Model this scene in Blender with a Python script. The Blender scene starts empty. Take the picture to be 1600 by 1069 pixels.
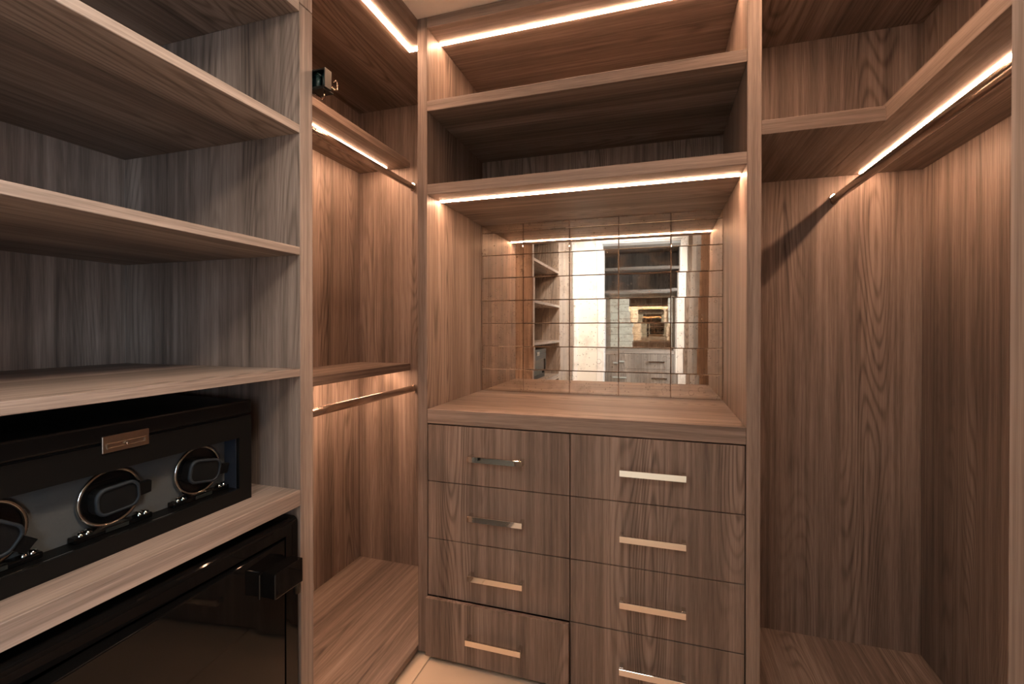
import bpy, bmesh, math, random
from mathutils import Vector, Matrix
random.seed(7)
C = bpy.context.scene.collection
S = bpy.context.scene
PI = math.pi

# ------------------------------------------------------------------ camera, world, lights, exposure
EYE = 1.25
F_PX, CX, CY, YAW, PITCH = 725.34, 804.13, 517.29, 0.3041, 0.0054
cam = bpy.data.objects.new('camera', bpy.data.cameras.new('camera'))
C.objects.link(cam)
cam.data.sensor_fit = 'HORIZONTAL'
cam.data.sensor_width = 36.0
cam.data.lens = F_PX / 1600 * 36
cam.data.shift_x = (800 - CX) / 1600
cam.data.shift_y = (CY - 534.5) / 1600
cam.data.clip_start = 0.02
cam.location = (0, 0, EYE)
cam.rotation_euler = (PI / 2 - PITCH, 0, YAW)
S.camera = cam

w = bpy.data.worlds.new('world'); S.world = w; w.use_nodes = True
w.node_tree.nodes['Background'].inputs[0].default_value = (0.80, 0.90, 1.0, 1)
w.node_tree.nodes['Background'].inputs[1].default_value = 15.0

S.view_settings.view_transform = 'Standard'
S.view_settings.look = 'None'
S.view_settings.gamma = 1
S.view_settings.exposure = 0.42
S.view_settings.use_curve_mapping = False

LED_COL, LED_POW = (1.0, 0.56, 0.345), 86.0
DOWN_COL, DOWN_POW = (1.0, 0.92, 0.83), 5.0        # unseen fill panel added over the closet aisle
HALL_COL, HALL_POW = (1.0, 0.90, 0.78), 0.8          # unseen fill panel added in the passage behind
CEIL = 2.4415
FLOOR = -0.012


def area(name, loc, sx, sy, col, power, rot=(0, 0, 0), disk=False):
    l = bpy.data.lights.new(name, 'AREA'); l.energy = power; l.color = col
    l.shape = 'DISK' if disk else 'RECTANGLE'; l.size = sx
    if not disk: l.size_y = sy
    o = bpy.data.objects.new(name, l); o.location = loc; o.rotation_euler = rot
    C.objects.link(o); return o


area('closet_fill', (-0.25, -0.285, CEIL - 0.024), 0.38, 0.38, DOWN_COL, DOWN_POW)  # added fill for the aisle, from a fitting that is out of view
def spot(name, at, to, power, col, cone, soft):
    l = bpy.data.lights.new(name, 'SPOT'); l.energy = power; l.color = col
    l.spot_size = math.radians(cone); l.spot_blend = 0.7; l.shadow_soft_size = soft
    o = bpy.data.objects.new(name, l); C.objects.link(o); o.location = at
    o.rotation_euler = (Vector(to) - Vector(at)).to_track_quat('-Z', 'Y').to_euler()


SPOT_AT, SPOT_TO = (0.12, 0.58, CEIL - 0.045), (-0.95, 0.36, 1.72)      # unseen spot added to brighten the shelving edges
spot('shelving_fill', SPOT_AT, SPOT_TO, 86.0, (1.0, 0.87, 0.72), 84, 0.20)
SPOT2_AT, SPOT2_TO = (-0.30, 0.62, CEIL - 0.045), (-0.42, -0.50, 1.35)  # unseen spot added to whiten the door wall in the mirror
spot('door_wall_fill', SPOT2_AT, SPOT2_TO, 165.0, (1.0, 0.95, 0.88), 88, 0.08)
WIN_Y0, WIN_Y1, WIN_Z0, WIN_Z1 = -2.25, -1.30, 0.85, 2.15   # daylight window in the passage's right wall
portal = area('window_portal', (1.06, (WIN_Y0 + WIN_Y1) / 2, (WIN_Z0 + WIN_Z1) / 2), WIN_Z1 - WIN_Z0, WIN_Y1 - WIN_Y0, (1, 1, 1), 1.0, (0, PI / 2, 0))
portal.data.cycles.is_portal = True
area('passage_fill', (-0.30, -1.45, CEIL - 0.024), 0.56, 0.56, HALL_COL, HALL_POW)  # added weak fill for the passage, no known fitting there


# ------------------------------------------------------------------ materials
def nodes(name):
    m = bpy.data.materials.new(name); m.use_nodes = True
    nt = m.node_tree
    return m, nt, nt.nodes['Principled BSDF']


def N(nt, t, **kw):
    n = nt.nodes.new(t)
    for k, v in kw.items(): setattr(n, k, v)
    return n


def math_(nt, op, a, b=None, clamp=False):
    n = N(nt, 'ShaderNodeMath', operation=op); n.use_clamp = clamp
    for i, v in enumerate((a, b)):
        if v is None: continue
        if isinstance(v, (int, float)): n.inputs[i].default_value = v
        else: nt.links.new(v, n.inputs[i])
    return n.outputs[0]


def noise(nt, vec, scale, detail=2, rough=0.5, dist=0.0):
    n = N(nt, 'ShaderNodeTexNoise'); n.inputs['Scale'].default_value = scale
    n.inputs['Detail'].default_value = detail; n.inputs['Roughness'].default_value = rough
    n.inputs['Distortion'].default_value = dist
    nt.links.new(vec, n.inputs['Vector']); return n.outputs['Fac']


def stretch(nt, vec, axis, along):
    m = N(nt, 'ShaderNodeVectorMath', operation='MULTIPLY')
    s = [1, 1, 1]; s['xyz'.index(axis)] = along
    m.inputs[1].default_value = s
    nt.links.new(vec, m.inputs[0]); return m.outputs[0]


WOOD_DARK, WOOD_MID, WOOD_LIGHT = (0.080, 0.060, 0.049), (0.212, 0.164, 0.136), (0.375, 0.296, 0.250)


def wood(name, axis, shift=True, straight=False, bump=0.12):
    m, nt, b = nodes(name)
    tc = N(nt, 'ShaderNodeTexCoord')
    vec = tc.outputs['Object']
    if shift:
        oi = N(nt, 'ShaderNodeObjectInfo')
        sc = N(nt, 'ShaderNodeVectorMath', operation='SCALE')
        sc.inputs[0].default_value = (17.0, 11.0, 23.0)
        nt.links.new(oi.outputs['Random'], sc.inputs['Scale'])
        ad = N(nt, 'ShaderNodeVectorMath', operation='ADD')
        nt.links.new(vec, ad.inputs[0]); nt.links.new(sc.outputs[0], ad.inputs[1])
        vec = ad.outputs[0]
    bands = noise(nt, stretch(nt, vec, axis, 0.03), 11.0, 3, 0.62)
    streak = noise(nt, stretch(nt, vec, axis, 0.02), 70.0, 3, 0.6)
    fibre = noise(nt, stretch(nt, vec, axis, 0.03), 420.0, 2, 0.6)
    val = math_(nt, 'ADD', math_(nt, 'MULTIPLY', bands, 0.55), math_(nt, 'MULTIPLY', streak, 0.45))
    val = math_(nt, 'ADD', math_(nt, 'MULTIPLY', val, 0.86), math_(nt, 'MULTIPLY', fibre, 0.22))
    if straight:
        val = math_(nt, 'ADD', val, 0.02)
    else:
        # cathedral figure: contour lines of a stretched noise, only where a broad mask lets them through
        field = noise(nt, stretch(nt, vec, axis, 0.10), 6.0, 1.0, 0.4, 0.10)
        rings = math_(nt, 'SINE', math_(nt, 'MULTIPLY', field, 200.0))
        rings = math_(nt, 'POWER', math_(nt, 'ADD', math_(nt, 'MULTIPLY', rings, 0.5), 0.5), 2.8)
        mask = noise(nt, stretch(nt, vec, axis, 0.07), 6.0, 1, 0.5)
        mr = N(nt, 'ShaderNodeMapRange'); mr.inputs['From Min'].default_value = 0.47
        mr.inputs['From Max'].default_value = 0.61
        nt.links.new(mask, mr.inputs['Value'])
        amt = math_(nt, 'MULTIPLY', mr.outputs[0], 0.125)
        val = math_(nt, 'SUBTRACT', val, math_(nt, 'MULTIPLY', rings, amt))
        val = math_(nt, 'ADD', val, math_(nt, 'MULTIPLY', amt, 0.45))
    cr = N(nt, 'ShaderNodeValToRGB')
    e = cr.color_ramp.elements
    e[0].position = 0.36; e[0].color = (*WOOD_DARK, 1)
    e[1].position = 0.69; e[1].color = (*WOOD_LIGHT, 1)
    k = e.new(0.53); k.color = (*WOOD_MID, 1)
    nt.links.new(val, cr.inputs[0])
    nt.links.new(cr.outputs[0], b.inputs['Base Color'])
    b.inputs['Roughness'].default_value = 0.48
    b.inputs['Specular IOR Level'].default_value = 0.32
    bp = N(nt, 'ShaderNodeBump'); bp.inputs['Strength'].default_value = bump
    bp.inputs['Distance'].default_value = 0.001
    nt.links.new(val, bp.inputs['Height']); nt.links.new(bp.outputs[0], b.inputs['Normal'])
    return m


def plain(name, col, rough=0.5, metal=0.0, spec=0.5, coat=0.0, mottled=0.0, scale=30, bump=0.0):
    m, nt, b = nodes(name)
    b.inputs['Roughness'].default_value = rough; b.inputs['Metallic'].default_value = metal
    b.inputs['Specular IOR Level'].default_value = spec; b.inputs['Coat Weight'].default_value = coat
    b.inputs['Coat Roughness'].default_value = 0.03
    tc = N(nt, 'ShaderNodeTexCoord')
    nz = noise(nt, tc.outputs['Object'], scale, 4, 0.6)
    mr = N(nt, 'ShaderNodeMapRange'); mr.inputs['To Min'].default_value = 1 - mottled
    mr.inputs['To Max'].default_value = 1 + mottled
    nt.links.new(nz, mr.inputs['Value'])
    sc = N(nt, 'ShaderNodeVectorMath', operation='SCALE'); sc.inputs[0].default_value = col
    nt.links.new(mr.outputs[0], sc.inputs['Scale']); nt.links.new(sc.outputs[0], b.inputs['Base Color'])
    if bump:
        bp = N(nt, 'ShaderNodeBump'); bp.inputs['Strength'].default_value = bump
        bp.inputs['Distance'].default_value = 0.0006
        nt.links.new(nz, bp.inputs['Height']); nt.links.new(bp.outputs[0], b.inputs['Normal'])
    return m


def glow(name, col, strength):
    m = bpy.data.materials.new(name); m.use_nodes = True; nt = m.node_tree
    nt.nodes.clear()
    e = N(nt, 'ShaderNodeEmission'); e.inputs[0].default_value = (*col, 1); e.inputs[1].default_value = strength
    o = N(nt, 'ShaderNodeOutputMaterial'); nt.links.new(e.outputs[0], o.inputs[0]); return m


def antique_mirror():
    m, nt, b = nodes('antique_mirror')
    tc = N(nt, 'ShaderNodeTexCoord'); oi = N(nt, 'ShaderNodeObjectInfo')
    sc = N(nt, 'ShaderNodeVectorMath', operation='SCALE'); sc.inputs[0].default_value = (9, 0, 5)
    nt.links.new(oi.outputs['Random'], sc.inputs['Scale'])
    ad = N(nt, 'ShaderNodeVectorMath', operation='ADD')
    nt.links.new(tc.outputs['Object'], ad.inputs[0]); nt.links.new(sc.outputs[0], ad.inputs[1])
    vec = ad.outputs[0]
    b.inputs['Metallic'].default_value = 1.0; b.inputs['Roughness'].default_value = 0.015
    b.inputs['Base Color'].default_value = (0.84, 0.77, 0.67, 1)
    # tarnish: dull brown clouds, small pale freckles and ring shaped stains
    cloud = noise(nt, vec, 9.0, 5, 0.65)
    c1 = N(nt, 'ShaderNodeMapRange'); c1.inputs['From Min'].default_value = 0.50; c1.inputs['From Max'].default_value = 0.78
    c1.inputs['To Max'].default_value = 0.42
    nt.links.new(cloud, c1.inputs['Value'])
    vo = N(nt, 'ShaderNodeTexVoronoi'); vo.inputs['Scale'].default_value = 27.0
    nt.links.new(vec, vo.inputs['Vector'])
    d = vo.outputs['Distance']
    ring = math_(nt, 'SUBTRACT', 1.0, math_(nt, 'MULTIPLY', math_(nt, 'ABSOLUTE', math_(nt, 'SUBTRACT', d, 0.30)), 22.0), True)
    sx = N(nt, 'ShaderNodeSeparateColor'); nt.links.new(vo.outputs['Color'], sx.inputs[0])
    keep = math_(nt, 'GREATER_THAN', sx.outputs[0], 0.80)
    patch = math_(nt, 'GREATER_THAN', noise(nt, vec, 14.0, 2), 0.50)
    ring = math_(nt, 'MULTIPLY', math_(nt, 'MULTIPLY', ring, keep), patch)
    v2 = N(nt, 'ShaderNodeTexVoronoi'); v2.inputs['Scale'].default_value = 95.0
    nt.links.new(vec, v2.inputs['Vector'])
    s2 = N(nt, 'ShaderNodeSeparateColor'); nt.links.new(v2.outputs['Color'], s2.inputs[0])
    fre = math_(nt, 'MULTIPLY', math_(nt, 'LESS_THAN', v2.outputs['Distance'], 0.26), math_(nt, 'GREATER_THAN', s2.outputs[1], 0.90))
    stain = math_(nt, 'MAXIMUM', math_(nt, 'MULTIPLY', ring, 0.42), math_(nt, 'MULTIPLY', fre, 0.30))
    fac = math_(nt, 'ADD', c1.outputs[0], stain, True)
    df = N(nt, 'ShaderNodeBsdfDiffuse'); df.inputs[0].default_value = (0.40, 0.31, 0.22, 1)
    mx = N(nt, 'ShaderNodeMixShader')
    nt.links.new(fac, mx.inputs[0]); nt.links.new(b.outputs[0], mx.inputs[1]); nt.links.new(df.outputs[0], mx.inputs[2])
    nt.links.new(mx.outputs[0], nt.nodes['Material Output'].inputs[0])
    return m


def clear_glass():
    m = bpy.data.materials.new('clear_glass'); m.use_nodes = True; nt = m.node_tree; nt.nodes.clear()
    t = N(nt, 'ShaderNodeBsdfTransparent'); t.inputs[0].default_value = (0.90, 0.93, 0.95, 1)
    g = N(nt, 'ShaderNodeBsdfGlossy'); g.inputs['Roughness'].default_value = 0.02
    fr = N(nt, 'ShaderNodeFresnel'); fr.inputs[0].default_value = 1.16
    mx = N(nt, 'ShaderNodeMixShader'); o = N(nt, 'ShaderNodeOutputMaterial')
    nt.links.new(fr.outputs[0], mx.inputs[0]); nt.links.new(t.outputs[0], mx.inputs[1]); nt.links.new(g.outputs[0], mx.inputs[2])
    nt.links.new(mx.outputs[0], o.inputs[0]); return m


WX, WY, WZ = wood('wood_grain_x', 'x'), wood('wood_grain_y', 'y'), wood('wood_grain_z', 'z')
WF = wood('wood_drawer_front', 'z', shift=False)
EX, EY, EZ = wood('wood_edge_x', 'x', straight=True), wood('wood_edge_y', 'y', straight=True), wood('wood_edge_z', 'z', straight=True)
MIRROR = antique_mirror()
LED = glow('led_warm', LED_COL, LED_POW)
LED_OFF = plain('led_unlit', (0.75, 0.72, 0.66), 0.4)
CHROME = plain('polished_chrome', (0.80, 0.77, 0.72), 0.04, 1.0)
RODM = plain('bronze_chrome_rail', (0.64, 0.56, 0.49), 0.20, 1.0, mottled=0.04, scale=60)
BLACKGLOSS = plain('black_gloss_lacquer', (0.003, 0.003, 0.003), 0.035, 0, 0.30)
BLACKSATIN = plain('black_satin_lacquer', (0.0055, 0.0053, 0.005), 0.33, 0, 0.13)
CHARCOAL = plain('charcoal_suede', (0.098, 0.090, 0.081), 0.85, 0, 0.15, mottled=0.2, scale=500, bump=0.2)
NAVY = plain('navy_lining', (0.030, 0.036, 0.050), 0.5, 0, 0.3, mottled=0.1, scale=200)
PILLOW = plain('black_leather', (0.008, 0.0076, 0.007), 0.45, 0, 0.3, mottled=0.2, scale=250, bump=0.3)
RIM = plain('grey_piping', (0.030, 0.032, 0.035), 0.5, 0, 0.3)
BRONZE = plain('warm_chrome_ring', (0.74, 0.67, 0.60), 0.10, 1.0)
PEWTER = plain('pewter_latch', (0.40, 0.33, 0.27), 0.30, 1.0, mottled=0.1, scale=200)
COPPER = plain('copper_wire', (0.75, 0.50, 0.36), 0.2, 1.0)
GUNMETAL = plain('gunmetal', (0.030, 0.030, 0.025), 0.35, 0.7, mottled=0.15, scale=80)
TEAL = plain('dark_teal_plastic', (0.012, 0.030, 0.028), 0.25)
GLASS = clear_glass()
LCD = plain('lcd_window', (0.02, 0.021, 0.018), 0.08)
WHITE = plain('white_wall_paint', (0.80, 0.79, 0.76), 0.6, 0, 0.3, mottled=0.015, scale=6)
TRIMW = plain('white_trim_gloss', (0.84, 0.85, 0.87), 0.35, 0, 0.4)
CREAM = plain('cream_ceiling_paint', (0.90, 0.85, 0.78), 0.7, 0, 0.2, mottled=0.02, scale=5)
TILE = plain('cream_porcelain', (0.70, 0.58, 0.45), 0.33, 0, 0.4, mottled=0.07, scale=5)
GROUT = plain('pale_grout', (0.55, 0.46, 0.36), 0.8)
PLINTH = plain('dark_plinth', (0.03, 0.024, 0.02), 0.6)


# ------------------------------------------------------------------ mesh helpers
def add_box(bm, x0, x1, y0, y1, z0, z1, mat=0):
    v = [bm.verts.new(p) for p in ((x0, y0, z0), (x1, y0, z0), (x1, y1, z0), (x0, y1, z0),
                                   (x0, y0, z1), (x1, y0, z1), (x1, y1, z1), (x0, y1, z1))]
    fs = {}
    for k, q in (('-z', (0, 3, 2, 1)), ('+z', (4, 5, 6, 7)), ('-y', (0, 1, 5, 4)), ('+x', (1, 2, 6, 5)), ('+y', (2, 3, 7, 6)), ('-x', (3, 0, 4, 7))):
        fs[k] = bm.faces.new([v[i] for i in q]); fs[k].material_index = mat
    return fs


def bevel(bm, r, seg=1, geom=None):
    bmesh.ops.bevel(bm, geom=geom or list(bm.edges), offset=r, segments=seg, affect='EDGES', profile=0.5)


def frame_matrix(d):
    d = d.normalized(); a = Vector((0, 0, 1)) if abs(d.z) < 0.9 else Vector((1, 0, 0))
    u = d.cross(a).normalized(); return u, u.cross(d)


def add_tube(bm, pts, r, n=10, mat=0, ry=None):
    pts = [Vector(p) for p in pts]; rings = []
    for i, p in enumerate(pts):
        d = (pts[min(i + 1, len(pts) - 1)] - pts[max(i - 1, 0)])
        u, v = frame_matrix(d)
        rings.append([bm.verts.new(p + u * (r * math.cos(2 * PI * k / n)) + v * ((ry or r) * math.sin(2 * PI * k / n))) for k in range(n)])
    for a, b in zip(rings, rings[1:]):
        for k in range(n):
            f = bm.faces.new((a[k], a[(k + 1) % n], b[(k + 1) % n], b[k])); f.smooth = True; f.material_index = mat
    for rg in (rings[0][::-1], rings[-1]):
        f = bm.faces.new(rg); f.material_index = mat


def add_prism(bm, outline, depth0, depth1, to3, mat=0, inset=0.0, smooth=False):
    """outline in 2D extruded between two depths; to3(a, b, depth) gives the 3D point; the front may shrink by inset"""
    cx = sum(p[0] for p in outline) / len(outline); cy = sum(p[1] for p in outline) / len(outline)
    back = [bm.verts.new(to3(a, b, depth0)) for a, b in outline]
    fr = []
    for a, b in outline:
        L = math.hypot(a - cx, b - cy); k = max(0, (L - inset) / L)
        fr.append(bm.verts.new(to3(cx + (a - cx) * k, cy + (b - cy) * k, depth1)))
    n = len(outline)
    for i in range(n):
        f = bm.faces.new((back[i], back[(i + 1) % n], fr[(i + 1) % n], fr[i])); f.material_index = mat; f.smooth = smooth
    bm.faces.new(fr).material_index = mat; bm.faces.new(back[::-1]).material_index = mat


class Org: v = Vector((0, 0, 0))


def obj(name, bm, mats, parent=None, kind=None):
    bmesh.ops.recalc_face_normals(bm, faces=list(bm.faces))
    if parent is not None:
        bmesh.ops.translate(bm, verts=list(bm.verts), vec=-Org.v)
    me = bpy.data.meshes.new(name); bm.to_mesh(me); bm.free()
    for m in (mats if isinstance(mats, (list, tuple)) else [mats]): me.materials.append(m)
    o = bpy.data.objects.new(name, me); C.objects.link(o)
    if parent is not None: o.parent = parent
    if kind: o['kind'] = kind
    return o


def thing(name, label, cat, loc, group=None):
    o = bpy.data.objects.new(name, None); o.empty_display_size = 0.1; C.objects.link(o)
    o.location = loc; Org.v = Vector(loc); o['label'] = label; o['category'] = cat
    if group: o['group'] = group
    return o


def board(name, parent, dims, face, edges=None, edge_mat=None, r=0.0012, kind=None):
    """one panel; the faces named in edges take the straight grained edge band"""
    bm = bmesh.new(); fs = add_box(bm, *dims)
    for k in (edges or ()): fs[k].material_index = 1
    if r: bevel(bm, r)
    return obj(name, bm, [face, edge_mat or face], parent, kind)


def strip(name, parent, dims, mat=None):
    bm = bmesh.new(); add_box(bm, *dims); return obj(name, bm, mat or LED, parent)


def structure(name, bm, mats): return obj(name, bm, mats, None, 'structure')


# ------------------------------------------------------------------ measured planes
YC, YN, YB = 1.5991, 2.1644, 2.1303           # drawer unit front, mirror plane, back of the hanging bays
XL, XLB, XR, XRB = -0.8942, -1.5404, 0.2974, 0.9421
XLI, XRI = -0.8535, 0.2568                    # inner faces of the drawer unit's sides
Y1, Y2 = 0.9855, 1.0323                       # partition between shelving and corner bay
SOUTH = -0.50                                 # white wall with the doorway, behind the camera
FAR = -3.12
TOP = 2.4408

# ------------------------------------------------------------------ room shell
bm = bmesh.new(); add_box(bm, -1.64, 1.04, FAR - 0.08, 2.30, FLOOR - 0.12, FLOOR - 0.004)
floor = structure('floor', bm, GROUT)
xs = [-1.44, -0.838, -0.238, 0.362, 0.962]; ys = [1.66, 1.06, 0.46, -0.14, -0.74, -1.34, -1.94, -2.54]
tile_mesh = None
for i in range(len(xs) - 1):
    for j in range(len(ys) - 1):
        if not ((-0.95 < xs[i + 1] and xs[i] < 0.30) or ys[j] < -0.5): continue
        if tile_mesh is None:
            b2 = bmesh.new(); add_box(b2, 0.0015, 0.5985, 0.0015, 0.5985, -0.004, 0.0); bevel(b2, 0.001)
            t = obj('floor_tile', b2, TILE, None); tile_mesh = t.data
        else:
            t = bpy.data.objects.new('floor_tile', tile_mesh); C.objects.link(t)
        t.parent = floor; t.location = (xs[i], ys[j + 1], FLOOR)
bm = bmesh.new(); add_box(bm, -1.64, 1.04, FAR - 0.08, 2.30, CEIL, CEIL + 0.08); structure('ceiling', bm, CREAM)
bm = bmesh.new(); add_box(bm, -1.64, 1.04, 2.22, 2.30, FLOOR, CEIL); structure('wall_back', bm, WHITE)
bm = bmesh.new(); add_box(bm, -1.64, -1.562, FAR, 2.22, FLOOR, CEIL); structure('wall_left', bm, WHITE)
bm = bmesh.new()
add_box(bm, 0.964, 1.04, FAR, WIN_Y0, FLOOR, CEIL); add_box(bm, 0.964, 1.04, WIN_Y1, 2.22, FLOOR, CEIL)
add_box(bm, 0.964, 1.04, WIN_Y0, WIN_Y1, FLOOR, WIN_Z0); add_box(bm, 0.964, 1.04, WIN_Y0, WIN_Y1, WIN_Z1, CEIL)
structure('wall_right', bm, WHITE)
bm = bmesh.new(); q = 0.045
for a in ((WIN_Y0, WIN_Y0 + q, WIN_Z0, WIN_Z1), (WIN_Y1 - q, WIN_Y1, WIN_Z0, WIN_Z1), (WIN_Y0 + q, WIN_Y1 - q, WIN_Z0, WIN_Z0 + q), (WIN_Y0 + q, WIN_Y1 - q, WIN_Z1 - q, WIN_Z1)):
    add_box(bm, 0.985, 1.025, *a)
win = structure('window_1', bm, TRIMW)
bm = bmesh.new(); add_box(bm, 1.002, 1.006, WIN_Y0 + q, WIN_Y1 - q, WIN_Z0 + q, WIN_Z1 - q)
obj('pane', bm, GLASS, win)
bm = bmesh.new(); add_box(bm, -1.64, 1.04, FAR - 0.08, FAR, FLOOR, CEIL); structure('wall_far', bm, WHITE)
DX0, DX1, DH = -0.585, 0.205, 2.135
bm = bmesh.new()
add_box(bm, -1.562, DX0, SOUTH - 0.11, SOUTH, FLOOR, CEIL); add_box(bm, DX1, 0.964, SOUTH - 0.11, SOUTH, FLOOR, CEIL)
add_box(bm, DX0, DX1, SOUTH - 0.11, SOUTH, DH, CEIL)
structure('wall_front', bm, WHITE)


def casing(name, x0, x1, z0, z1):
    bm = bmesh.new(); add_box(bm, x0, x1, SOUTH, SOUTH + 0.014, z0, z1); bevel(bm, 0.003, 2); structure(name, bm, TRIMW)


casing('trim_1', DX0 - 0.055, DX0 - 0.002, FLOOR, DH + 0.055)
casing('trim_2', DX1 + 0.002, DX1 + 0.055, FLOOR, DH + 0.055)
casing('trim_3', DX0 - 0.002, DX1 + 0.002, DH + 0.002, DH + 0.055)
bm = bmesh.new(); add_box(bm, 0.262, XR + 0.02, SOUTH + 0.0145, SOUTH + 0.032, FLOOR, CEIL); bevel(bm, 0.001); structure('trim_5', bm, WZ)
casing('trim_4', XL + 0.006, XL + 0.050, FLOOR, DH + 0.055)
bm = bmesh.new()
add_box(bm, DX0, DX0 + 0.012, SOUTH - 0.11, SOUTH + 0.004, FLOOR, DH); add_box(bm, DX1 - 0.012, DX1, SOUTH - 0.11, SOUTH + 0.004, FLOOR, DH)
add_box(bm, DX0 + 0.012, DX1 - 0.012, SOUTH - 0.11, SOUTH + 0.004, DH - 0.012, DH)
structure('door_1', bm, TRIMW)


# ------------------------------------------------------------------ drawer unit with the mirror niche
def pull_handle(parent, xc, zc, y):
    """square bar pull on two posts that stand flush with its ends"""
    bm = bmesh.new(); h = 0.0105; L = 0.1045; pr = 0.036; t = 0.009
    add_box(bm, xc - L, xc + L, y - pr, y - pr + t, zc - h, zc + h)
    for s in (-1, 1):
        a, b = sorted((xc + s * L, xc + s * (L - 0.013)))
        add_box(bm, a, b, y - pr + t, y, zc - h, zc + h)
    bevel(bm, 0.0007, 1)
    return obj('handle', bm, CHROME, parent)


def make_drawer_unit():
    u = thing('drawer_unit', 'tall walnut unit with eight drawers, mirror tiled niche and lit shelves, facing the camera', 'cabinet', ((XL + XR) / 2, YC, FLOOR))
    yb = YN + 0.03
    for x0, x1 in ((XL, XLI), (XRI, XR)):
        board('side_panel', u, (x0, x1, YC, yb, 0, TOP), WZ, ('-y',), EZ)
    board('back_panel', u, (XLI, XRI, YN + 0.012, yb, 0, TOP - 0.042), WZ)
    bm = bmesh.new(); add_box(bm, XL + 0.004, XR - 0.004, YC + 0.02, yb, FLOOR, 0); obj('plinth', bm, PLINTH, u)
    tp = board('top_panel', u, (XLI, XRI, YC, yb, 2.3998, TOP), WX, ('-y',), EX)
    strip('led_strip', tp, (XLI + 0.004, XRI - 0.004, 1.700, 1.715, 2.3965, 2.3998))
    board('shelf', u, (XLI, XRI, YC, YN + 0.012, 2.0811, 2.1210), WX, ('-y',), EX)
    sh = board('shelf', u, (XLI, XRI, YC, YN + 0.012, 1.7627, 1.8020), WX, ('-y',), EX)
    strip('led_strip', sh, (XLI + 0.006, XRI - 0.003, 1.695, 1.711, 1.7600, 1.7627))
    board('counter', u, (XLI, XRI, YC, YN + 0.012, 0.8862, 0.9411), WX, ('-y',), EX, 0.0015)
    board('divider', u, (-0.309, -0.290, YC + 0.025, YN, 0.0, 0.8862), WZ)
    # eight drawers, two columns of four; the bottom left one stands slightly open
    zb = (0.8832, 0.6655, 0.4462, 0.2268, 0.004)
    for c, (x0, x1, xc) in enumerate(((-0.8502, -0.3012, -0.569), (-0.2978, 0.2532, -0.0245))):
        for r in range(4):
            out = 0.021 if (c == 0 and r == 3) else 0.0
            xx0 = x0 - 0.001 * (out > 0)
            z0, z1 = zb[r + 1] + 0.0016, zb[r] - 0.0016
            bm = bmesh.new()
            add_box(bm, xx0, x1, YC - out, YC - out + 0.019, z0, z1)
            bevel(bm, 0.0009)
            add_box(bm, x0 + 0.012, x0 + 0.026, YC - out + 0.0192, YC + 0.46, z0 + 0.02, z1 - 0.03)
            add_box(bm, x1 - 0.026, x1 - 0.012, YC - out + 0.0192, YC + 0.46, z0 + 0.02, z1 - 0.03)
            add_box(bm, x0 + 0.026, x1 - 0.026, YC - out + 0.0192, YC + 0.46, z0 + 0.02, z0 + 0.03)
            dr = obj('drawer', bm, WF, u)
            pull_handle(dr, xc, (zb[r] + zb[r + 1]) / 2 - (0.003 if r < 3 else 0.004), YC - out)
    # antiqued mirror tiles, bevelled, each sitting a hair out of true
    rng = random.Random(11)
    cols = (XLI + 0.0005, -0.6365, -0.4085, -0.1820, 0.0440, XRI - 0.0005)
    rows = (0.9411, 1.0505, 1.1627, 1.2750, 1.3872, 1.4990, 1.6115, 1.7235, 1.7627)
    cache = {}
    for j in range(8):
        for i in range(5):
            W_, H_ = cols[i + 1] - cols[i], rows[j + 1] - rows[j]
            key = (round(W_, 4), round(H_, 4))
            if key not in cache:
                b2 = bmesh.new(); a, h, bv = W_ / 2 - 0.0008, H_ / 2 - 0.0008, 0.0016
                bk = [b2.verts.new((sx * a, 0.0045, sz * h)) for sx, sz in ((-1, -1), (1, -1), (1, 1), (-1, 1))]
                md = [b2.verts.new((sx * a, 0.0009, sz * h)) for sx, sz in ((-1, -1), (1, -1), (1, 1), (-1, 1))]
                fr = [b2.verts.new((sx * (a - bv), 0.0, sz * (h - bv))) for sx, sz in ((-1, -1), (1, -1), (1, 1), (-1, 1))]
                for A, B in ((bk, md), (md, fr)):
                    for k in range(4): b2.faces.new((A[k], A[(k + 1) % 4], B[(k + 1) % 4], B[k]))
                b2.faces.new(fr); b2.faces.new(bk[::-1])
                bmesh.ops.recalc_face_normals(b2, faces=list(b2.faces))
                me = bpy.data.meshes.new('mirror_tile'); b2.to_mesh(me); b2.free(); me.materials.append(MIRROR); cache[key] = me
            t = bpy.data.objects.new('mirror_tile', cache[key]); C.objects.link(t); t.parent = u
            t.location = Vector(((cols[i] + cols[i + 1]) / 2, YN + 0.002, (rows[j] + rows[j + 1]) / 2)) - Org.v
            tilt = rng.uniform(-1, 1) * 0.0022
            if i == 2: tilt = (-2.0, -3.0, -3.5, -3.5, -2.0, -2.0, 0.0, 0.0)[j] / 800
            if i == 4: tilt = (3.4, 7.2, 5.4, 5.0, 3.0, 1.0, 0.0, 0.0)[j] / 800
            t.rotation_euler = (rng.uniform(-1, 1) * 0.0012, 0, tilt)
    return u


drawer_unit = make_drawer_unit()


def copy_tree(o, parent=None):
    c = o.copy(); C.objects.link(c); c.parent = parent
    for ch in o.children: copy_tree(ch, c)
    return c


kids = {}
opp = copy_tree(drawer_unit)
opp.location = (-0.2985, -2.45, FLOOR); opp.rotation_euler = (0, 0, PI)
opp['label'] = 'unlit drawer unit across the passage, seen only in the mirror tiles through the white doorway'
for p in opp.children:
    for q in p.children:
        if q.name.startswith('led_strip'):
            q.data = q.data.copy(); q.data.materials[0] = LED_OFF


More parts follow.
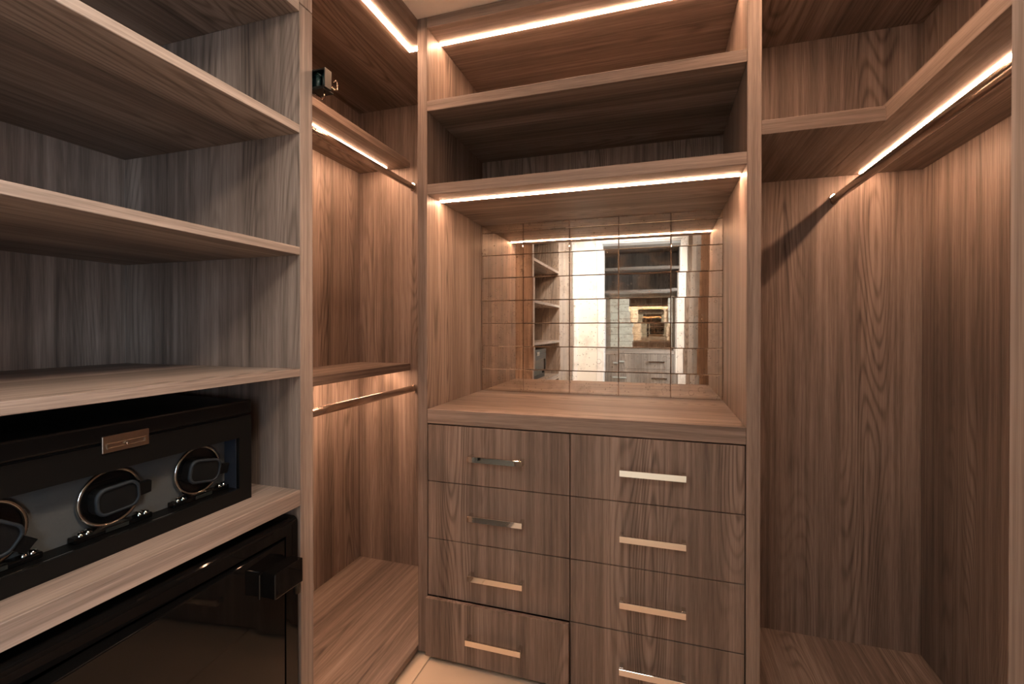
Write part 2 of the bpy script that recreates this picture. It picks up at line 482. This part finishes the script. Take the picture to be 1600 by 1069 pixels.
# ------------------------------------------------------------------ clothes rail
def rail(parent, x, z, y0, y1):
    bm = bmesh.new(); add_tube(bm, [(x, y0 + 0.004, z), (x, y1 - 0.004, z)], 0.0105, 20, 0, 0.0165)
    rd = obj('clothes_rail', bm, RODM, parent)
    for ya, yb in ((y0 + 0.0005, y0 + 0.014), (y1 - 0.014, y1 - 0.0005)):
        bm = bmesh.new()
        out, inn = [], []
        for k in range(24):
            a = 2 * PI * k / 24; out.append((x + 0.0150 * math.cos(a), z + 0.0215 * math.sin(a)))
        add_prism(bm, out, ya, yb, lambda p, q, d: (p, d, q), smooth=True)
        obj('rail_socket', bm, CHROME, rd)
    return rd


# ------------------------------------------------------------------ left corner bay with two rails
hb = thing('hanging_bay', 'left corner hanging bay with two rails and lit shelves, beside the drawers', 'wardrobe', ((XL + XLB) / 2, (Y2 + YB) / 2, FLOOR))
board('partition', hb, (XLB, XL, Y1, Y2, 0, 2.0945), WZ, ('+x',), EZ, 0.0012)
board('back_panel', hb, (XLB - 0.018, XLB, Y1, YB + 0.018, 0, TOP), WZ)
board('end_panel', hb, (XLB, XL + 0.0, YB, YB + 0.018, 0, TOP), WZ)
board('base', hb, (XLB, XL, Y2, YB, 0.0, 0.0241), WY, ('+x',), EY)
bm = bmesh.new(); add_box(bm, XLB, XL - 0.02, Y1 + 0.002, YB, FLOOR, 0); obj('plinth', bm, PLINTH, hb)
tp = board('top_panel', hb, (XLB, XL, Y2, YB, 2.3998, TOP), WY, ('+x',), EY)
bm = bmesh.new(); add_box(bm, -0.995, -0.975, Y2 + 0.02, 1.714, 2.3965, 2.3998); add_box(bm, -0.975, XL - 0.002, 1.695, 1.714, 2.3965, 2.3998)
obj('led_strip', bm, LED, tp)
board('upper_partition', hb, (XLB, XL, Y1, Y2, 2.096, TOP), WZ, ('+x',), EZ, 0.0012)
sh = board('shelf', hb, (XLB, -1.2344, Y2, YB, 2.0803, 2.1144), WY, ('+x',), EY)
strip('led_strip', sh, (-1.364, -1.349, Y2 + 0.02, 2.094, 2.0772, 2.0803))
sh = board('shelf', hb, (XLB, -1.2344, Y2, YB, 1.0340, 1.0700), WY, ('+x',), EY)
strip('led_strip', sh, (-1.364, -1.349, Y2 + 0.02, 2.094, 1.0308, 1.0340))
rail(hb, -1.212, 1.975, Y2, YB)
rail(hb, -1.210, 0.942, Y2, YB)

# ------------------------------------------------------------------ left shelving unit
YS0 = 0.09
su = thing('shelving_unit', 'open walnut shelving at the left frame edge holding the watch winder and safe', 'shelving', ((XL + XLB) / 2, 0.5, FLOOR))
board('back_panel', su, (XLB - 0.018, XLB, YS0, Y1, 0, TOP), WZ)
board('side_panel', su, (XLB, XL, YS0 - 0.042, YS0, 0, TOP), WZ, ('+x',), EZ)
for z0, z1 in ((1.7571, 1.7792), (1.4407, 1.4616), (1.1252, 1.1454)):
    board('shelf', su, (XLB, XL, YS0, Y1, z0, z1), WY, ('+x',), EY, 0.0010)
board('lower_shelf', su, (XLB, XL, YS0, Y1, 0.7879, 0.8298), WY, ('+x',), EY, 0.0012)
board('top_shelf', su, (XLB, XL, YS0, Y1, 2.0728, 2.1140), WY, ('+x',), EY, 0.0012)
board('header', su, (XL - 0.02, XL, YS0, Y1, 2.1150, TOP), EY, ('+x',), EY, 0.001)
board('base', su, (XLB, XL, YS0, Y1, 0.0, 0.0241), WY, ('+x',), EY)
bm = bmesh.new(); add_box(bm, XLB, XL - 0.02, SOUTH + 0.02, Y1 - 0.002, FLOOR, 0); obj('plinth', bm, PLINTH, su)
board('filler_panel', su, (XL - 0.02, XL, SOUTH + 0.016, YS0 - 0.044, 0, TOP), WZ)

# ------------------------------------------------------------------ right hanging bay
YP0, YP1 = 0.486, 0.528
rb = thing('hanging_bay', 'right hanging bay with one rail under an L shaped lit shelf, right of the drawers', 'wardrobe', ((XR + XRB) / 2, (YP1 + YB) / 2, FLOOR))
board('side_panel', rb, (XR, XRB, YP0, YP1, 0, TOP), WZ, ('-x',), EZ)
board('back_panel', rb, (XR, XRB, YB, YB + 0.018, 0, TOP), WZ)
board('wall_panel', rb, (XRB, XRB + 0.018, YP0, YB + 0.018, 0, TOP), WZ)
board('base', rb, (XR, XRB, YP1, YB, 0.0, 0.0156), WY, ('-x',), EY)
bm = bmesh.new(); add_box(bm, XR + 0.02, XRB, SOUTH + 0.02, YB, FLOOR, 0); obj('plinth', bm, PLINTH, rb)
board('top_panel', rb, (XR, XRB, YP1, YB, 2.3998, TOP), WY, ('-x',), EY)
tp = bpy.data.objects[[c.name for c in rb.children if c.name.startswith('top_panel')][0]]
bm = bmesh.new(); add_box(bm, 0.378, 0.398, YP1 + 0.02, 1.714, 2.3965, 2.3998); add_box(bm, XR + 0.002, 0.378, 1.695, 1.714, 2.3965, 2.3998)
obj('led_strip', bm, LED, tp)
sh = board('shelf', rb, (0.620, XRB, YP1, YB, 1.8496, 1.9020), WY, ('-x',), EY)
strip('led_strip', sh, (0.731, 0.742, 1.285, 2.110, 1.8464, 1.8496))
board('corner_shelf', rb, (XR, 0.620, YC + 0.003, YB, 1.8496, 1.8936), WY, ('-y',), EX)
rail(rb, 0.650, 1.757, YP1, YB)
board('filler_panel', rb, (XR, XR + 0.02, SOUTH + 0.0335, YP0 - 0.002, 0, TOP), WZ)

# ------------------------------------------------------------------ watch winder on the lower shelf
WX0, WX1, WY0, WY1, WZ0, WZ1 = -1.36, -0.970, 0.335, 0.904, 0.8300, 1.0745
ww = thing('watch_winder', 'black watch winder box with three turntables behind glass, on the lower shelf', 'watch winder', ((WX0 + WX1) / 2, (WY0 + WY1) / 2, WZ0))
bm = bmesh.new()
GY0, GY1, GZ0, GZ1 = 0.368, 0.870, 0.8625, 0.9860
XF = WX1 - 0.046                                       # plane of the suede back panel
add_box(bm, WX0, XF - 0.004, WY0, WY1, WZ0, 1.0365)
add_box(bm, XF - 0.004, WX1, WY0, GY0, WZ0, 1.0365); add_box(bm, XF - 0.004, WX1, GY1, WY1, WZ0, 1.0365)
add_box(bm, XF - 0.004, WX1, GY0, GY1, WZ0, GZ0); add_box(bm, XF - 0.004, WX1, GY0, GY1, GZ1, 1.0365)
obj('case', bm, BLACKSATIN, ww)
bm = bmesh.new(); add_box(bm, WX0, WX1 + 0.001, WY0 - 0.001, WY1 + 0.001, 1.0410, WZ1); bevel(bm, 0.004, 2)
add_box(bm, WX0 + 0.01, WX1 - 0.008, WY0 + 0.01, WY1 - 0.01, 1.0362, 1.0412)
obj('lid', bm, BLACKSATIN, ww)
bm = bmesh.new(); add_box(bm, XF - 0.004, XF, GY0 + 0.001, GY1 - 0.001, GZ0 + 0.0005, GZ1 - 0.0005); obj('back_lining', bm, CHARCOAL, ww)
bm = bmesh.new(); add_box(bm, XF + 0.0005, WX1 - 0.010, GY1 - 0.002, GY1 - 0.0002, GZ0 + 0.0005, GZ1 - 0.0005); obj('side_lining', bm, NAVY, ww)
bm = bmesh.new(); add_box(bm, WX1 - 0.0075, WX1 - 0.0045, GY0 + 0.0005, GY1 - 0.0005, GZ0 + 0.0005, GZ1 - 0.0005); obj('glass_pane', bm, GLASS, ww)
# latch plate
bm = bmesh.new()
add_box(bm, WX1, WX1 + 0.004, 0.579, 0.660, 1.0215, 1.0525); bevel(bm, 0.0008)
for zz in (1.0290, 1.0375): add_box(bm, WX1 + 0.004, WX1 + 0.0065, 0.586, 0.653, zz - 0.0010, zz + 0.0010)
for yy in (0.586, 0.652): add_box(bm, WX1 + 0.004, WX1 + 0.0065, yy - 0.001, yy + 0.001, 1.0300, 1.0365)
lt = obj('latch', bm, PEWTER, ww)
bm = bmesh.new(); add_tube(bm, [(WX1 + 0.0042, 0.619, 1.0335), (WX1 + 0.009, 0.619, 1.0335)], 0.0022, 12); obj('latch_button', bm, CHROME, lt)


def circle(cy, cz, r, n=48): return [(cy + r * math.cos(2 * PI * k / n), cz + r * math.sin(2 * PI * k / n)) for k in range(n)]


def stadium(cy, cz, a, b, ang, cut):
    pts = []
    for sx, sz, seq in ((1, 1, 0), (-1, 1, 1), (-1, -1, 0), (1, -1, 1)):
        for k in range(6):
            t = k / 5 * PI / 2
            u, v = (math.cos(t), math.sin(t)) if seq == 0 else (math.sin(t), math.cos(t))
            pts.append((sx * (a - cut + cut * u), sz * (b - cut + cut * v)))
    ca, sa = math.cos(ang), math.sin(ang)
    return [(cy + p * ca - q * sa, cz + p * sa + q * ca) for p, q in pts]


def to_x(a, b, d): return (d, a, b)


ZT = 0.9255
for cy, ang in ((0.442, -0.62), (0.6195, 0.05), (0.797, -0.18)):
    bm = bmesh.new()                                   # dark well of the turntable
    add_prism(bm, circle(cy, ZT, 0.0505), XF + 0.0002, XF + 0.003, to_x)
    tt = obj('turntable', bm, BLACKGLOSS, ww)
    bm = bmesh.new()
    n = 56
    for k in range(n):                                 # chrome ring
        pass
    rings = []
    for k in range(n):
        a = 2 * PI * k / n; ring = []
        for q in range(8):
            p = 2 * PI * q / 8
            r = 0.0520 + 0.0044 * math.cos(p)
            ring.append(bm.verts.new((XF + 0.004 + 0.004 * math.sin(p), cy + r * math.cos(a), ZT + r * math.sin(a))))
        rings.append(ring)
    for k in range(n):
        A, B = rings[k], rings[(k + 1) % n]
        for q in range(8):
            f = bm.faces.new((A[q], A[(q + 1) % 8], B[(q + 1) % 8], B[q])); f.smooth = True
    obj('ring', bm, BRONZE, tt)
    bm = bmesh.new()                                   # watch pillow
    add_prism(bm, stadium(cy, ZT, 0.037, 0.025, ang, 0.017), XF + 0.003, XF + 0.026, to_x, 0)
    pl = obj('watch_pillow', bm, PILLOW, tt)
    bm = bmesh.new()
    o1, o2 = stadium(cy, ZT, 0.0385, 0.0265, ang, 0.018), stadium(cy, ZT, 0.0335, 0.0215, ang, 0.015)
    va = [[bm.verts.new(to_x(a, b, d)) for a, b in o] for o, d in ((o1, XF + 0.024), (o1, XF + 0.028), (o2, XF + 0.030), (o2, XF + 0.0262))]
    for A, B in zip(va, va[1:]):
        m_ = len(A)
        for k in range(m_): bm.faces.new((A[k], A[(k + 1) % m_], B[(k + 1) % m_], B[k])).smooth = True
    obj('pillow_rim', bm, RIM, tt)
    bm = bmesh.new()                                   # release tab at the pillow's end
    ca, sa = math.cos(ang), math.sin(ang)
    quad = [(0.036, -0.013), (0.062, -0.012), (0.064, 0.012), (0.036, 0.013)]
    add_prism(bm, [(cy + p * ca - q * sa, ZT + p * sa + q * ca) for p, q in quad], XF + 0.012, XF + 0.024, to_x, 0, 0.001)
    obj('release_tab', bm, BLACKSATIN, tt)
    # control strip under it
    bm = bmesh.new(); add_box(bm, XF + 0.0003, XF + 0.020, cy - 0.067, cy + 0.067, GZ0 + 0.0006, 0.8735); bevel(bm, 0.0012)
    cs = obj('control_strip', bm, BLACKGLOSS, ww)
    bm = bmesh.new(); add_box(bm, XF + 0.0202, XF + 0.0206, cy - 0.018, cy + 0.022, 0.8650, 0.8722)
    add_box(bm, XF + 0.004, XF + 0.016, cy - 0.018, cy + 0.022, 0.8736, 0.8740); obj('lcd_window', bm, LCD, cs)
    for s in (-1, 1):
        for e in (0, 1):
            yk = cy + s * (0.044 + 0.0115 * e)
            bm = bmesh.new(); pr = []
            for k in range(9):
                t = PI * k / 8; pr.append((XF + 0.0110 - 0.0095 * math.cos(t), 0.8725 + 0.0095 * math.sin(t)))
            add_prism(bm, pr, yk - 0.0052, yk + 0.0052, lambda a, b, d: (a, d, b), smooth=True)
            obj('chrome_knob', bm, CHROME, cs)

# ------------------------------------------------------------------ black safe below, door a little open
sf = thing('safe', 'glossy black safe with its door slightly ajar, under the watch winder shelf', 'safe', (-1.18, 0.66, 0.0241))
SX0, SX1, SY0, SY1, SZ0, SZ1 = -1.47, -0.898, 0.345, 0.979, 0.0250, 0.7635
OY0, OY1, OZ0, OZ1 = 0.386, 0.940, 0.062, 0.7265
bm = bmesh.new()
outer = []
for (x, z) in ((SX0, SZ0), (SX0, SZ1), *[(SX1 - 0.014 + 0.014 * math.sin(k * PI / 12), SZ1 - 0.014 + 0.014 * math.cos(k * PI / 12)) for k in range(7)], (SX1, OZ1), (SX0 + 0.03, OZ1), (SX0 + 0.03, OZ0), (SX1, OZ0), (SX1, SZ0)):
    outer.append((x, z))
add_prism(bm, outer, OY0 - 0.0, OY1 + 0.0, lambda a, b, d: (a, d, b))
ends = [(SX0, SZ0), (SX0, SZ1), *[(SX1 - 0.014 + 0.014 * math.sin(k * PI / 12), SZ1 - 0.014 + 0.014 * math.cos(k * PI / 12)) for k in range(7)], (SX1, SZ0)]
add_prism(bm, ends, SY0, OY0, lambda a, b, d: (a, d, b)); add_prism(bm, ends, OY1, SY1, lambda a, b, d: (a, d, b))
obj('case', bm, BLACKGLOSS, sf)
hinge = Vector((SX1, OY1 - 0.003, 0))
bm = bmesh.new(); add_box(bm, -0.036, 0.0, -(OY1 - OY0) + 0.008, 0.0, OZ0 + 0.003, 0.7195); bevel(bm, 0.0025, 2)
bmesh.ops.rotate(bm, verts=list(bm.verts), cent=(0, 0, 0), matrix=Matrix.Rotation(math.radians(3.9), 3, 'Z'))
bmesh.ops.translate(bm, verts=list(bm.verts), vec=hinge)
dr = obj('door', bm, BLACKGLOSS, sf)
bm = bmesh.new(); add_box(bm, -0.8885, -0.850, 0.857, 0.944, 0.6195, 0.6790); bevel(bm, 0.002, 2)
hg = obj('hinge_block', bm, BLACKGLOSS, sf)
bm = bmesh.new(); add_box(bm, -0.8960, -0.8890, 0.850, 0.944, 0.6165, 0.6760); bevel(bm, 0.0015); obj('hinge_plate', bm, BLACKGLOSS, hg)
bm = bmesh.new(); add_tube(bm, [(-0.871, 0.948, 0.585), (-0.871, 0.948, 0.640)], 0.0085, 16); obj('hinge_pin', bm, GUNMETAL, hg)

# ------------------------------------------------------------------ pull-out rack on the far side of the partition
br = thing('tie_rack', 'small dark metal pull-out rack with two copper wire hooks, on the left corner bay partition', 'rack', (-0.90, Y2, 1.92))
rx0, rx1, ry0, ry1, rz0, rz1 = -1.30, -0.858, Y2 + 0.001, 1.058, 1.897, 1.946
bm = bmesh.new(); t = 0.0035
add_box(bm, rx0, rx1, ry1 - t, ry1, rz0, rz1)
add_box(bm, rx0, rx1, ry0, ry1 - t, rz0, rz0 + t); add_box(bm, rx0, rx1, ry0, ry1 - t, rz1 - t, rz1)
add_box(bm, rx0, rx0 + t, ry0, ry1 - t, rz0 + t, rz1 - t)
obj('housing', bm, GUNMETAL, br)
bm = bmesh.new(); add_box(bm, rx1, rx1 + 0.004, ry0 - 0.001, ry1 + 0.002, rz0 - 0.002, rz1 + 0.002); bevel(bm, 0.0015); obj('end_cap', bm, GUNMETAL, br)
bm = bmesh.new(); add_box(bm, rx1 - 0.05, rx1, ry0, ry1 + 0.014, rz0 - 0.0045, rz0 - 0.0005); bevel(bm, 0.001); obj('lower_flap', bm, GUNMETAL, br)
bm = bmesh.new()
add_tube(bm, [(rx1 - 0.026, ry0 + 0.010, rz0 + t), (rx1 - 0.026, ry0 + 0.010, rz1 - 0.014)], 0.0075, 14)
add_tube(bm, [(rx1 - 0.010, ry0 + 0.012, rz0 + t), (rx1 - 0.010, ry0 + 0.012, rz1 - 0.008)], 0.004, 10)
add_tube(bm, [(rx1 - 0.040, ry0 + 0.010, rz1 - 0.012), (rx1 - 0.024, ry0 + 0.006, rz1 - 0.008), (rx1 - 0.014, ry0 + 0.008, rz1 - 0.016)], 0.002, 8)
add_box(bm, rx1 - 0.12, rx1 - 0.045, ry0 + 0.006, ry1 - t, rz0 + t, rz1 - 0.012)
obj('mechanism', bm, TEAL, br)
bm = bmesh.new()
add_tube(bm, [(rx1 + 0.004, ry1 + 0.002, rz0 + 0.010), (rx1 + 0.010, ry1 + 0.010, rz0 + 0.004), (rx1 + 0.013, ry1 + 0.013, rz0 + 0.006), (rx1 + 0.013, ry1 + 0.013, rz0 + 0.026), (rx1 + 0.010, ry1 + 0.011, rz0 + 0.031), (rx1 + 0.005, ry1 + 0.008, rz0 + 0.027)], 0.0017, 8); obj('wire_hook', bm, COPPER, br)
bm = bmesh.new()
add_tube(bm, [(rx1 - 0.040, ry0 + 0.012, rz0 - 0.007), (rx1 - 0.018, ry0 + 0.014, rz0 - 0.024), (rx1 - 0.012, ry0 + 0.014, rz0 - 0.024), (rx1 - 0.010, ry0 + 0.014, rz0 - 0.019), (rx1 - 0.010, ry0 + 0.014, rz0 - 0.003)], 0.0017, 8); obj('wire_hook', bm, COPPER, br)

# ------------------------------------------------------------------ fittings made up for the added fill lights, out of view


def added_panel_light(label, xc, yc, col, strength, h=0.30):
    pp = thing('added_ceiling_light', label, 'light', (xc, yc, CEIL))
    bm = bmesh.new(); g = h - 0.015
    for a in ((xc - h, xc - g, yc - h, yc + h), (xc + g, xc + h, yc - h, yc + h), (xc - g, xc + g, yc - h, yc - g), (xc - g, xc + g, yc + g, yc + h)):
        add_box(bm, *a, CEIL - 0.014, CEIL)
    obj('frame', bm, TRIMW, pp)
    bm = bmesh.new(); add_box(bm, xc - g, xc + g, yc - g, yc + g, CEIL - 0.010, CEIL - 0.002)
    obj('diffuser', bm, glow('added_panel_glow', col, strength), pp)


added_panel_light('added fill panel on the ceiling over the closet aisle, unseen', -0.25, -0.285, DOWN_COL, 3.0, 0.205)
added_panel_light('added fill panel on the ceiling of the passage behind the doorway, unseen', -0.30, -1.45, HALL_COL, 1.0)



def added_spot_fitting(at, to, label):
    sp = thing('fill_spot', label, 'light', at)
    bm = bmesh.new(); d = (Vector(to) - Vector(at)).normalized(); u_, v_ = frame_matrix(d); rr = []
    for r, a in ((0.030, -0.030), (0.050, -0.020), (0.055, 0.012), (0.050, 0.012), (0.046, -0.012)):
        rr.append([bm.verts.new(Vector(at) + d * (a - 0.004) + (u_ * math.cos(2 * PI * k / 32) + v_ * math.sin(2 * PI * k / 32)) * r) for k in range(32)])
    for A, B in zip(rr, rr[1:]):
        for k in range(32): bm.faces.new((A[k], A[(k + 1) % 32], B[(k + 1) % 32], B[k])).smooth = True
    obj('housing', bm, TRIMW, sp)


added_spot_fitting(SPOT_AT, SPOT_TO, 'added unseen ceiling spotlight aimed at the open shelving')
added_spot_fitting(SPOT2_AT, SPOT2_TO, 'added unseen ceiling spotlight aimed at the white door wall')
